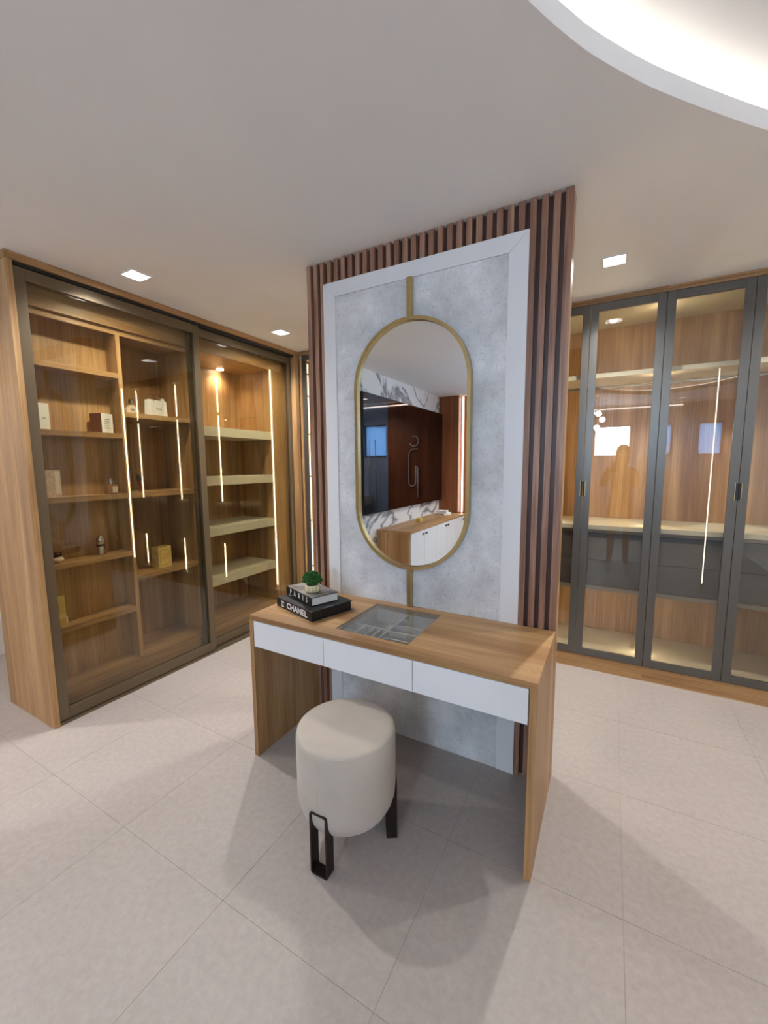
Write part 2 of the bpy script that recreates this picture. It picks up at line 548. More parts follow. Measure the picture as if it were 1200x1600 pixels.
# ------------------------------------------------------------------ walls
struct(box('wall_left', (LFT - .1, LFT), (BACK, 2.5), (0, HC), 'wall'))
struct(box('wall_right', (RX, RX + .1), (BACK, 2.5), (0, HC), 'wall'))
struct(box('wall_far', (LFT, RX), (2.5, 2.6), (0, HC), 'wall'))
WINS = [(0.24, 0.74), (1.24, 1.90), (2.30, 2.58), (2.96, 3.34)]
WZ0, WZ1 = 1.68, 2.29
bm = bmesh.new()
xs = [LFT, 0.2]
add_box(bm, 0.2, RX, BACK - .14, BACK, 0, WZ0)
add_box(bm, 0.2, RX, BACK - .14, BACK, WZ1, HC)
px = 0.2
for (a0, a1) in WINS:
    add_box(bm, px, a0, BACK - .14, BACK, WZ0, WZ1); px = a1
add_box(bm, px, RX, BACK - .14, BACK, WZ0, WZ1)
struct(mesh_obj('wall_back', bm, 'blue_wall'))
struct(box('wall_back_panelled', (LFT, 0.2), (BACK - .14, BACK + .004), (0, HC), 'red_wood'))
for k, (a0, a1) in enumerate(WINS):
    w = struct(thing('window_%d' % (k + 1), None, None, ((a0 + a1) / 2, BACK - .07, WZ0)))
    box('window_frame', (a0, a0 + .025), (BACK - .10, BACK - .05), (WZ0, WZ1), 'gunmetal', w)
    box('window_frame', (a1 - .025, a1), (BACK - .10, BACK - .05), (WZ0, WZ1), 'gunmetal', w)
    box('window_frame', (a0 + .025, a1 - .025), (BACK - .10, BACK - .05), (WZ0, WZ0 + .025), 'gunmetal', w)
    box('window_frame', (a0 + .025, a1 - .025), (BACK - .10, BACK - .05), (WZ1 - .025, WZ1), 'gunmetal', w)
    box('pane', (a0 + .025, a1 - .025), (BACK - .078, BACK - .073), (WZ0 + .025, WZ1 - .025), 'glass_win' if k == 1 else 'frosted', w)
    pl = bpy.data.lights.new('daylight_portal', 'AREA')
    pl.shape = 'RECTANGLE'; pl.size = a1 - a0; pl.size_y = WZ1 - WZ0
    pl.cycles.is_portal = True
    po = bpy.data.objects.new('daylight_portal', pl); COL.objects.link(po)
    po.location = ((a0 + a1) / 2, BACK - .15, (WZ0 + WZ1) / 2)
    po.rotation_euler = (PI / 2, 0, 0)
# marble wall beside the room
struct(box('wall_marble', (-1.16, -1.0), (BACK, -1.60), (0, HC), 'marble'))

struct(box('wall_pillar', (-.9995, -.66), (BACK + .0042, -4.202), (0, HC), 'red_wood'))

# ------------------------------------------------------------------ recessed ceiling spots
DLAB = {0: 'square recessed ceiling spot above the left display door', 1: 'square recessed ceiling spot at the far left corner',
        2: 'square recessed ceiling spot in front of the right wardrobe', 3: 'square ceiling spot hidden behind the slatted partition',
        4: 'added unseen square ceiling spot in the left passage, lighting the display cabinet side', 5: 'square ceiling spot by the right end of the wardrobes',
        6: 'added unseen square ceiling spot near the dark wood back wall, for bounced light', 7: 'added unseen square ceiling spot near the high windows, for bounced light', 8: 'square ceiling spot in the left passage behind the marble wall', 9: 'added unseen square ceiling spot below the back strip light, for bounced light'}
for k, (x, y) in enumerate(DL):
    t = thing('ceiling_spot', DLAB[k], 'ceiling light', (x, y, HC), group='square recessed ceiling spots')
    bm = bmesh.new()
    for (u0, u1, v0, v1) in ((-HS - .006, -HS + .004, -HS - .006, HS + .006), (HS - .004, HS + .006, -HS - .006, HS + .006),
                             (-HS + .004, HS - .004, -HS - .006, -HS + .004), (-HS + .004, HS - .004, HS - .004, HS + .006)):
        add_box(bm, u0, u1, v0, v1, -.004, .001)
    mesh_obj('trim_ring', bm, 'white', t)
    bm = bmesh.new()
    q = [(-HS, -HS), (HS, -HS), (HS, HS), (-HS, HS)]
    a = [bm.verts.new((u, v, 0.0)) for u, v in q]; b = [bm.verts.new((u * .7, v * .7, .055)) for u, v in q]
    for i in range(4): bm.faces.new((a[i], a[(i + 1) % 4], b[(i + 1) % 4], b[i]))
    bm.faces.new(b)
    mesh_obj('reflector', bm, 'white', t)
    bm = bmesh.new(); lathe(bm, [(0, .030), (.026, .031), (.030, .038), (.030, .054)], 24)
    mesh_obj('lamp', bm, 'lamp', t, smooth=False)
    ld = bpy.data.lights.new('spot_beam', 'SPOT')
    ld.energy = DOWN_W; ld.color = NEUT; ld.spot_size = math.radians(150); ld.spot_blend = 1.0; ld.shadow_soft_size = .03
    lo = bpy.data.objects.new('spot_beam', ld); COL.objects.link(lo); lo.parent = t; lo.location = (0, 0, .010)

# ------------------------------------------------------------------ slatted partition with the concrete panel
part = struct(thing('wall_partition', None, None, (W / 2, (YC + YB) / 2, 0)))
box('core', (.020, W - .002), (YC + .027, YB - .004), (0, HC - .001), 'walnut_back', part)
FX0, FX1, FZ1 = .134, 1.241, 2.547
IX0, IX1, IZ1 = .214, 1.156, 2.470
pitch = 0.0470
sw = .027
xs = []
k = 0
x = .0175
while x < W - .02:
    xs.append(x); x += pitch
so = ORG[part.name]
full_me = top_me = None
for x in xs:
    xe = x + sw
    last = x + pitch >= W - .02
    if last:
        xe = W; 
    side = x < FX0 - .012 or x > FX1 - .012
    if side and x < .5 and xe > FX0: xe = FX0
    z0 = 0.0 if side else FZ1
    w_ = xe - x
    ok = abs(w_ - sw) < 1e-6
    src = full_me if side else top_me
    if src is None or not ok:
        bm = bmesh.new(); add_box(bm, -w_ / 2, w_ / 2, -.0135, .0135, 0, HC - .0015 - z0, .0012)
        o = mesh_obj('slat', bm, 'walnut', part)
        if ok:
            if side: full_me = o.data
            else: top_me = o.data
    else:
        o = bpy.data.objects.new('slat', src); COL.objects.link(o); o.parent = part
    o.location = Vector((x + w_ / 2, YC + .0135, z0)) - so
# solid end boards
box('side_board', (W - .004, W), (YC + .0271, YB), (0, HC - .001), 'oak', part)
box('side_board', (.0165, .0198), (YC + .0271, YB), (0, HC - .001), 'walnut', part)
# white mitred frame boards and the concrete board
def quad_prism(name, pts, y0, y1, mat):
    bm = bmesh.new()
    a = [bm.verts.new((x - so.x, y0 - so.y, z)) for x, z in pts]; b = [bm.verts.new((x - so.x, y1 - so.y, z)) for x, z in pts]
    bm.faces.new(a); bm.faces.new(list(reversed(b)))
    for i in range(4): bm.faces.new((a[i], b[i], b[(i + 1) % 4], a[(i + 1) % 4]))
    return mesh_obj(name, bm, mat, part)
g = .0006
FY = YC - .004
quad_prism('frame_board', [(FX0, 0), (IX0, 0), (IX0, IZ1 - g), (FX0, FZ1 - g)], FY, YC + .027, 'white')
quad_prism('frame_board', [(IX1, 0), (FX1, 0), (FX1, FZ1 - g), (IX1, IZ1 - g)], FY, YC + .027, 'white')
quad_prism('frame_board', [(FX0 + g, FZ1), (IX0 + g, IZ1), (IX1 - g, IZ1), (FX1 - g, FZ1)], FY, YC + .027, 'white')
co = box('concrete_panel', (IX0 + .001, IX1 - .001), (YC, YC + .027), (0, IZ1 - .001), 'concrete', part)
co['label'] = 'mottled grey concrete panel'

# ------------------------------------------------------------------ capsule mirror
MX, MZ0, MZ1, MR = .678, .988, 2.276, .325
mir = thing('capsule_mirror', 'tall capsule mirror in a brass frame on the concrete panel', 'mirror', (MX, YC, MZ0))
def capsule(r, n=28):
    pts = []
    zt, zb = MZ1 - MR - MZ0, MR
    for i in range(n + 1): pts.append((r * math.cos(PI * i / n), 0, zt + r * math.sin(PI * i / n)))
    for i in range(n + 1): pts.append((-r * math.cos(PI * i / n), 0, zb - r * math.sin(PI * i / n)))
    return pts
bm = bmesh.new()
path = [(x, -.0195, z) for x, y, z in capsule(MR - .009)]
sweep(bm, path, [(-.009, -.0185), (.009, -.0185), (.009, .0185), (-.009, .0185)], closed=True, normal=(0, 1, 0))
mesh_obj('frame', bm, 'brass', mir)
bm = bmesh.new()
vs = [bm.verts.new((x, -.022, z)) for x, y, z in capsule(MR - .017)]
vb = [bm.verts.new((x, -.004, z)) for x, y, z in capsule(MR - .017)]
bm.faces.new(vs); bm.faces.new(list(reversed(vb)))
for i in range(len(vs)): bm.faces.new((vs[i], vs[(i + 1) % len(vs)], vb[(i + 1) % len(vs)], vb[i]))
mesh_obj('mirror_glass', bm, 'mirror', mir)
box('hanging_bar', (MX - .013, MX + .013), (YC - .030, YC - .001), (MZ1 - .004, 2.466), 'brass', mir, .002)
box('hanging_bar', (MX - .013, MX + .013), (YC - .030, YC - .001), (DH + .001, MZ0 + .004), 'brass', mir, .002)

# ------------------------------------------------------------------ dressing table
TT = .025
GX0, GX1, GY0, GY1 = .498, .876, .066, .457
desk = thing('dressing_table', 'wooden dressing table with three white drawers against the slatted partition', 'desk', (W / 2, YC / 2, 0))
do = ORG[desk.name]
YD = YC - .0045
# top as a ring around the glass inset
bm = bmesh.new()
def rect(x0, x1, y0, y1, z): return [bm.verts.new(Vector((x, y, z)) - do) for x, y in ((x0, y0), (x1, y0), (x1, y1), (x0, y1))]
A, B = rect(0, W, 0, YD, DH), rect(GX0, GX1, GY0, GY1, DH)
A2, B2 = rect(0, W, 0, YD, DH - TT), rect(GX0, GX1, GY0, GY1, DH - TT)
for i in range(4):
    j = (i + 1) % 4
    bm.faces.new((A[i], A[j], B[j], B[i])); bm.faces.new((A2[j], A2[i], B2[i], B2[j]))
    bm.faces.new((A[j], A[i], A2[i], A2[j])); bm.faces.new((B[i], B[j], B2[j], B2[i]))
mesh_obj('tabletop', bm, 'oak_x', desk)
box('side_panel', (0, TT), (0, YD), (0, DH - TT - .0003), 'oak', desk)
box('side_panel', (W - TT, W), (0, YD), (0, DH - TT - .0003), 'oak', desk)
# drawers
DX = [TT + .003, .475, .928, W - TT - .003]
for k in range(3):
    dr = box('drawer', (DX[k] + .0015, DX[k + 1] - .0015), (.001, .019), (.616, DH - TT - .003), 'white', desk, .0008)
box('drawer_carcass', (TT + .002, GX0 - .02), (.022, YD - .01), (.622, DH - TT - .004), 'taupe', desk)
box('drawer_carcass', (GX1 + .02, W - TT - .002), (.022, YD - .01), (.622, DH - TT - .004), 'taupe', desk)
# jewellery tray under the glass
box('tray_floor', (GX0 - .019, GX1 + .019), (.022, YD - .01), (.622, .676), 'velvet', desk)
box('tray_wall', (GX0 - .019, GX0 + .006), (.022, YD - .01), (.6763, DH - TT - .001), 'velvet', desk)
box('tray_wall', (GX1 - .006, GX1 + .019), (.022, YD - .01), (.6763, DH - TT - .001), 'velvet', desk)
box('tray_wall', (GX0 + .0063, GX1 - .0063), (.022, GY0 + .006), (.6763, DH - TT - .001), 'velvet', desk)
box('tray_wall', (GX0 + .0063, GX1 - .0063), (GY1 - .006, YD - .01), (.6763, DH - TT - .001), 'velvet', desk)
mxx = .690
ZT = .748
box('tray_divider', (mxx, mxx + .006), (GY0 + .0063, GY1 - .0063), (.6763, ZT), 'velvet', desk)
box('tray_divider', (GX0 + .0065, mxx - .0003), (.235, .241), (.6763, ZT), 'velvet', desk)
for xx in (.56, .615, .652):
    box('tray_divider', (xx, xx + .005), (GY0 + .0065, .2347), (.6763, ZT), 'velvet', desk)
box('tray_divider', (GX0 + .0065, .5597), (.150, .155), (.6763, ZT), 'velvet', desk)
for yy in (.145, .225, .305, .385):
    box('tray_divider', (mxx + .0063, GX1 - .0065), (yy, yy + .005), (.6763, ZT), 'velvet', desk)
for yy in (.10, .185, .265, .345, .42):
    bm = bmesh.new()
    x0, x1 = mxx + .05 - do.x, GX1 - .02 - do.x
    pts = [(-.02, 0.6765), (.022, 0.6765), (.018, .694), (-.012, .740), (-.02, .732)]
    a = [bm.verts.new((x0, yy + u - do.y, z)) for u, z in pts]; b = [bm.verts.new((x1, yy + u - do.y, z)) for u, z in pts]
    bm.faces.new(a); bm.faces.new(list(reversed(b)))
    for i in range(5): bm.faces.new((a[i], b[i], b[(i + 1) % 5], a[(i + 1) % 5]))
    mesh_obj('ring_cushion', bm, 'cushion', desk)
for (x0, x1, y0, y1) in ((GX0 + .0007, GX0 + .011, GY0 + .0007, GY1 - .0007), (GX1 - .011, GX1 - .0007, GY0 + .0007, GY1 - .0007), (GX0 + .0113, GX1 - .0113, GY0 + .0007, GY0 + .011), (GX0 + .0113, GX1 - .0113, GY1 - .011, GY1 - .0007)):
    box('glass_border', (x0, x1), (y0, y1), (DH - .009, DH - .0068), 'glass_edge', desk)
gp = box('glass_inset', (GX0 + .0006, GX1 - .0006), (GY0 + .0006, GY1 - .0006), (DH - .0065, DH - .0005), 'glass_top', desk)
gp['label'] = 'clear glass inset over the jewellery tray'

# ------------------------------------------------------------------ stool
SX, SY = .703, -.155
stool = thing('pouf_stool', 'round cream suede stool with dark metal loop legs in front of the dressing table', 'stool', (SX, SY, 0))
bm = bmesh.new()
prof = [(0, .126), (.10, .128), (.145, .138), (.172, .156), (.190, .187), (.1985, .215), (.2015, .25), (.2015, .432), (.2013, .448), (.2010, .459)]
prof = prof[:-2] + [(.2014, .455), (.2008, .472), (.1990, .4815), (.1950, .4890), (.1890, .4935), (.1780, .4960), (.150, .4960), (.10, .4935), (.05, .491), (0, .490)]
lathe(bm, prof, 72)
b_ = mesh_obj('seat_body', bm, 'suede', stool, smooth=True)
bm = bmesh.new()
sweep(bm, [(.1975 * math.cos(q * PI / 36), .1975 * math.sin(q * PI / 36), .4855) for q in range(72)], [(-.0012, -.0008), (.0012, -.0008), (.0012, .0008), (-.0012, .0008)], closed=True, normal=(0, 0, 1))
mesh_obj('top_seam', bm, 'suede', stool, smooth=True)
bm = bmesh.new()
ang = math.radians(-88)
tube(bm, [(.2015 * math.cos(ang), .2015 * math.sin(ang), z) for z in (.26, .31, .36, .41, .46)], .0011, 6)
mesh_obj('seam', bm, 'suede', stool)
leg_me = None
for a_ in (-88, 32, 152):
    if leg_me is None:
        bm = bmesh.new()
        hw, z0, z1, r = .0385, 0.0, .258, .012
        path = []
        for (cx_, cz_, s) in ((hw - r, z0 + r, -90), (hw - r, z1 - r, 0), (-hw + r, z1 - r, 90), (-hw + r, z0 + r, 180)):
            for q in range(5):
                an = math.radians(s + q * 22.5)
                path.append((0, cx_ + r * math.cos(an), cz_ + r * math.sin(an)))
        # flat bar bent into a loop: 40 mm deep (radial), 6 mm thick; shallower on the body side
        sweep(bm, path, [(-.007, -.022), (0, -.022), (0, .022), (-.007, .022)], closed=True, normal=(1, 0, 0))
        o = mesh_obj('leg', bm, 'iron', stool); leg_me = o.data
    else:
        o = bpy.data.objects.new('leg', leg_me); COL.objects.link(o); o.parent = stool
    an = math.radians(a_)
    o.location = (.183 * math.cos(an), .183 * math.sin(an), 0)
    o.rotation_euler = (0, 0, an)

# ------------------------------------------------------------------ lettering
def text_mesh(name, body, size, mat, parent, loc, rot, bold=0.0, spacing=1.0, xs=1.0):
    cu = bpy.data.curves.new(name, 'FONT')
    cu.body = body; cu.size = size; cu.extrude = .0004; cu.offset = bold; cu.space_character = spacing
    cu.align_x = 'CENTER'; cu.align_y = 'CENTER'; cu.resolution_u = 3
    tmp = bpy.data.objects.new(name, cu); COL.objects.link(tmp)
    dg = bpy.context.evaluated_depsgraph_get()
    me = bpy.data.meshes.new_from_object(tmp.evaluated_get(dg))
    bpy.data.objects.remove(tmp)
    bpy.data.curves.remove(cu)
    for v in me.vertices: v.co.x *= xs
    me.materials.clear(); me.materials.append(M[mat])
    o = bpy.data.objects.new(name, me); COL.objects.link(o)
    o.parent = parent; o.location = loc; o.rotation_euler = rot
    return o

# ------------------------------------------------------------------ books on the table
def book(label, corner, ang, L, D, z0, T, cover=.003, pages_inset=.006, group=None):
    """corner = front-left corner of the spine on the table; spine runs along local x at y=0"""
    t = thing('coffee_table_book', label, 'book', (corner[0], corner[1], z0), group)
    t.rotation_euler = (0, 0, ang)
    ORG[t.name] = Vector((0, 0, 0))
    box('cover', (0, L), (0, D), (0, cover), 'book_black', t, .0008)
    box('cover', (0, L), (0, D), (T - cover, T), 'book_black', t, .0008)
    box('spine', (0, L), (0, cover), (cover + .0002, T - cover - .0002), 'book_black', t)
    box('pages', (pages_inset, L - pages_inset), (cover + .0004, D - pages_inset), (cover + .0002, T - cover - .0002), 'paper', t)
    return t
B1 = book('large black book with bold white lettering and ring logo, bottom of the table pile', (.030, .174), math.atan2(-.102, .324), .338, .256, DH + .0004, .050)
for ch in list(B1.children):
    if ch.name.startswith('pages'): ch.data.materials[0] = M['book_black']
tm = text_mesh('title', 'CHANEL', .0435, 'ink_white', B1, (.200, -.0006, .0250), (PI / 2, 0, 0), bold=.0014)
wd = max(v.co.x for v in tm.data.vertices) - min(v.co.x for v in tm.data.vertices)
for v in tm.data.vertices: v.co.x *= .196 / wd
bm = bmesh.new()
for s in (-1, 1):
    path = []
    for q in range(19):
        an = math.radians(42 + q * (276 / 18))
        path.append((s * (.0058 + .0125 * math.cos(an)), 0, .0145 * math.sin(an)))
    sweep(bm, path, [(-.0021, -.0004), (.0021, -.0004), (.0021, .0004), (-.0021, .0004)], normal=(0, 1, 0))
mesh_obj('logo', bm, 'ink_white', B1, loc=(.060, -.0006, .0245))
B2 = book('thinner dark book with a grey photo cover on top of the large black book', (.043, .236), math.atan2(-.105, .261), .281, .165, DH + .0508, .045)
def serif_title(parent, x0, z0, h, pitch):
    """PARIS in a high-contrast serif, drawn as flat strokes"""
    bm = [bmesh.new()]
    def fin():
        mesh_obj('letter', bm[0], 'ink_white', parent, loc=(0, -.0006, 0)); bm[0] = bmesh.new()
    def st(pts, w):
        sweep(bm[0], [(x, 0, z) for x, z in pts], [(-w / 2, -.0004), (w / 2, -.0004), (w / 2, .0004), (-w / 2, .0004)], normal=(0, 1, 0))
    T, t_ = h * .21, h * .07
    def ser(x, z, w): st([(x - w / 2, z), (x + w / 2, z)], t_)
    def stem(x): st([(x, z0), (x, z0 + h)], T); ser(x, z0 + t_ / 2, h * .45); ser(x, z0 + h - t_ / 2, h * .45)
    def bowl(x): st([(x, z0 + h * .96), (x + h * .26, z0 + h * .95)], t_); st([(x + h * .22 + h * .20 * math.cos(a), z0 + h * .72 + h * .235 * math.sin(a)) for a in [PI / 2 - q * PI / 10 for q in range(11)]], T * .8); st([(x, z0 + h * .48), (x + h * .26, z0 + h * .49)], t_)
    x = x0; stem(x); bowl(x); fin()
    x = x0 + pitch; st([(x - h * .22, z0), (x + h * .10, z0 + h)], t_); st([(x + h * .05, z0 + h), (x + h * .42, z0)], T); st([(x - h * .12, z0 + h * .33), (x + h * .28, z0 + h * .33)], t_); ser(x - h * .22, z0 + t_ / 2, h * .3); ser(x + h * .42, z0 + t_ / 2, h * .4); fin()
    x = x0 + 2 * pitch + h * .1; stem(x); bowl(x); st([(x + h * .18, z0 + h * .48), (x + h * .55, z0)], T); fin()
    x = x0 + 3 * pitch + h * .1; stem(x); fin()
    x = x0 + 3.72 * pitch + h * .1
    st([(x + h * .50, z0 + h * .78), (x + h * .44, z0 + h * .93), (x + h * .26, z0 + h * .97), (x + h * .10, z0 + h * .88), (x + h * .10, z0 + h * .68), (x + h * .28, z0 + h * .54), (x + h * .46, z0 + h * .40), (x + h * .50, z0 + h * .20), (x + h * .36, z0 + h * .05), (x + h * .16, z0 + h * .05), (x + h * .03, z0 + h * .24)], T * .75)
    fin(); bm[0].free()
serif_title(B2, .050, .0125, .0275, .0465)
bm = bmesh.new()
path = [(.006 - .020 * math.cos(t_) * (1 - .012 * q), 0, -.001 + .0045 * math.sin(t_)) for q, t_ in enumerate([math.radians(a) for a in range(150, 400, 14)])]
sweep(bm, path, [(-.0009, -.0004), (.0009, -.0004), (.0009, .0004), (-.0009, .0004)], normal=(0, 1, 0))
mesh_obj('title_swash', bm, 'ink_white', B2, loc=(.042, -.0006, .0075))
# grey photo printed on the upper cover
M['photo'] = plain('grey_photo_print', (128, 124, 120), .35, noise=.8, scale=11)
box('cover_photo', (.004, .277), (.004, .161), (.0452, .0456), 'photo', B2)

# ------------------------------------------------------------------ little plant
PXY = (.240, .222); PZ = DH + .0508 + .0458
plant = thing('potted_plant', 'small leafy green plant in a ribbed cream and gold pot on the books', 'plant', (PXY[0], PXY[1], PZ))
bm = bmesh.new()
n = 48
prof = [(.026, .0), (.034, .003), (.0385, .011), (.040, .022), (.0385, .035), (.036, .041), (.032, .041), (.031, .036)]
rings = []
for (r, z) in prof:
    rings.append([bm.verts.new((r * (1 + (.06 if i % 4 < 2 else -.06)) * math.cos(2 * PI * i / n), r * (1 + (.06 if i % 4 < 2 else -.06)) * math.sin(2 * PI * i / n), z)) for i in range(n)])
for A_, B_ in zip(rings[:-1], rings[1:]):
    for i in range(n): bm.faces.new((A_[i], A_[(i + 1) % n], B_[(i + 1) % n], B_[i]))
bm.faces.new(list(reversed(rings[0]))); bm.faces.new(rings[-1])
M['pot'] = plain('cream_gold_glaze', (226, 212, 172), .3, metal=.25)
mesh_obj('pot', bm, 'pot', plant)
def leaf_mesh():
    bm = bmesh.new()
    L_, w_ = .016, .0098
    pts = [(0, 0, 0), (w_ * .8, L_ * .35, .002), (w_, L_ * .6, .003), (0, L_, -.001), (-w_, L_ * .6, .003), (-w_ * .8, L_ * .35, .002)]
    vs = [bm.verts.new(p) for p in pts]; mid = bm.verts.new((0, L_ * .55, -.0015))
    for i in range(6): bm.faces.new((vs[i], vs[(i + 1) % 6], mid))
    ex = bmesh.ops.extrude_face_region(bm, geom=bm.faces[:])
    for v in [g_ for g_ in ex['geom'] if isinstance(g_, bmesh.types.BMVert)]: v.co.z += .0012
    return bm
leaf0 = None
rnd = random.Random(3)
for k in range(210):
    th = rnd.uniform(0, 2 * PI); ph = math.acos(rnd.uniform(-.12, 1))
    rr = .040 * rnd.uniform(.80, 1.0)
    p = Vector((rr * 1.12 * math.sin(ph) * math.cos(th), rr * 1.12 * math.sin(ph) * math.sin(th), .060 + rr * .98 * math.cos(ph)))
    if leaf0 is None:
        o = mesh_obj('leaf', leaf_mesh(), 'leaf', plant); leaf0 = o.data
    else:
        o = bpy.data.objects.new('leaf', leaf0); COL.objects.link(o); o.parent = plant
    o.location = p
    d_ = Vector((math.sin(ph) * math.cos(th), math.sin(ph) * math.sin(th), math.cos(ph) + rnd.uniform(-.2, .5)))
    o.rotation_euler = (Euler((rnd.uniform(-.5, .5), 0, 0)).to_matrix().to_4x4() @ d_.to_track_quat('Y', 'Z').to_matrix().to_4x4()).to_euler()
    s = rnd.uniform(.75, 1.15); o.scale = (s, s, s)
bm = bmesh.new()
for k in range(7):
    th = k * .9
    tube(bm, [(.006 * math.cos(th), .006 * math.sin(th), .038), (.016 * math.cos(th), .016 * math.sin(th), .066), (.024 * math.cos(th), .024 * math.sin(th), .082)], .0014, 6)
mesh_obj('stems', bm, 'leaf', plant)
bm = bmesh.new(); bmesh.ops.create_icosphere(bm, subdivisions=3, radius=.036, matrix=Matrix.Translation((0, 0, .066)) @ Matrix.Diagonal((1.08, 1.08, .85, 1)))
mesh_obj('foliage_core', bm, 'leaf', plant, smooth=True)
bm = bmesh.new(); lathe(bm, [(0, .036), (.0285, .036), (.0285, .039), (0, .041)], 20)
mesh_obj('soil', bm, 'soil', plant)

# ------------------------------------------------------------------ display cabinet with sliding doors
XB = LX - .60
cab = thing('display_cabinet', 'tall wooden display cabinet with smoked glass sliding doors along the left wall', 'cabinet', (LX - .3, (LY0 + BY) / 2, 0))
Y1 = BY - .002
sp_ = box('side_panel', (XB, LX), (LY0, LY0 + .030), (0, 2.630), 'oak', cab, .001)
box('side_panel', (XB, LX), (Y1 - .052, Y1), (0, 2.630), 'oak', cab, .001)
box('fascia', (XB, LX + .006), (LY0 - .004, Y1), (2.6303, HC - .0012), 'oak_y', cab, .0015)
box('back_panel', (XB + .001, XB + .012), (LY0 + .0303, Y1 - .0523), (0, 2.630), 'oak', cab)
box('top_panel', (XB + .0123, LX - .105), (LY0 + .0303, Y1 - .0523), (2.602, 2.6299), 'oak_y', cab)
# sliding tracks
box('top_track', (LX - .092, LX - .012), (LY0 + .0305, Y1 - .0525), (2.612, 2.6299), 'dark', cab)
box('floor_track', (LX - .092, LX - .004), (LY0 + .0305, Y1 - .0525), (0.0, .016), 'bronze', cab)
# interior
XF = LX - .122       # front of shelves
XT = LX - .100
box('valance', (XT - .018, XT), (LY0 + .0305, Y1 - .0525), (2.452, 2.590), 'oak_y', cab)
box('valance_step', (XF - .020, XF - .0005), (LY0 + .0305, .70), (2.415, 2.4515), 'oak_y', cab)
box('plinth', (XT - .30, XT), (LY0 + .0305, Y1 - .0525), (0.0, .150), 'oak_y', cab)
box('bottom_panel', (XB + .0123, XT - .0005), (LY0 + .0305, Y1 - .0525), (.1503, .172), 'oak_y', cab)
LB0, LB1 = LY0 + .0305, .172
BK1, BK2, BK3 = LX - .256, LX - .50, LX - .55
box('bay_back', (BK1 - .012, BK1), (LB0, LB1 - .0003), (.1723, 2.4515), 'oak', cab)
box('divider', (BK2, XF), (LB1, LB1 + .027), (.1723, 2.4148), 'oak', cab, .0008)
box('bay_back', (BK2 - .012, BK2 - .0003), (LB1, .705), (.1723, 2.4515), 'oak', cab)
box('divider', (BK3, XF), (.7055, .770), (.1723, 2.4515), 'oak', cab, .0008)
for zt in (2.165, 1.768, 1.360, .955, .553):
    box('shelf', (BK1 + .0003, XF), (LB0, LB1 - .0003), (zt - .034, zt), 'oak_y', cab, .0008)
for zt in (1.915, 1.360, .768):
    box('shelf', (BK2 + .0003, XF), (LB1 + .0275, .705), (zt - .034, zt), 'oak_y', cab, .0008)
TB0, TB1 = .7705, 1.575
box('bay_back', (BK3 - .012, BK3 - .0003), (TB0, TB1), (.1723, 2.4515), 'oak', cab)
for zt in (1.868, 1.455, 1.022, .590):
    s_ = box('shelf', (BK3 + .0003, XF), (TB0, TB1 - .0003), (zt - .075, zt), 'beige', cab, .001)
    s_['label'] = 'thick beige shelf'
box('bay_side', (BK3, XF + .02), (TB1, TB1 + .018), (.1723, 2.4515), 'oak', cab)
box('end_filler', (XF + .001, XF + .0195), (TB1 + .0183, Y1 - .0525), (.1723, 2.4515), 'oak', cab)
box('bay_top', (XB + .0125, XT - .0185), (LB0, TB1 + .018), (2.4523, 2.470), 'oak_y', cab)
# light inside bay 2
bm = bmesh.new(); lathe(bm, [(.030, 2.446), (.034, 2.4518)], 24, c=(LX - .49 - ORG[cab.name].x, 1.31 - ORG[cab.name].y, 0))
mesh_obj('puck_light', bm, 'lamp', cab)
pd = bpy.data.lights.new('puck_beam', 'SPOT'); pd.energy = 5.0; pd.color = WARM; pd.spot_size = math.radians(140); pd.spot_blend = .8; pd.shadow_soft_size = .03
pb = bpy.data.objects.new('puck_beam', pd); COL.objects.link(pb); pb.parent = cab
pb.location = Vector((LX - .49, 1.31, 2.440)) - ORG[cab.name]
# thin emissive cream line on the divider front
box('divider_glow_line', (XF + .0005, XF + .004), (LB1 + .010, LB1 + .018), (.905, 2.068), 'led_dim', cab)
def sliding_door(y0, y1, xf, name='sliding_door'):
    fw_, t_ = .052, .030
    dr = box(name, (xf - t_, xf), (y0, y0 + fw_), (.022, 2.608), 'bronze', cab, .0015)
    box('frame_rail', (xf - t_, xf), (y0 + fw_ + .0003, y1 - fw_ - .0003), (.022, .092), 'bronze', dr, .0015)
    box('frame_rail', (xf - t_, xf), (y0 + fw_ + .0003, y1 - fw_ - .0003), (2.545, 2.608), 'bronze', dr, .0015)
    box('frame_stile', (xf - t_, xf), (y1 - fw_, y1), (.022, 2.608), 'bronze', dr, .0015)
    box('glass_pane', (xf - t_ + .012, xf - t_ + .017), (y0 + fw_ - .004, y1 - fw_ + .004), (.088, 2.549), 'glass_bronze', dr)
    return dr
sliding_door(LY0 + .034, .733, LX - .014)
sliding_door(.662, Y1 - .056, LX - .052)

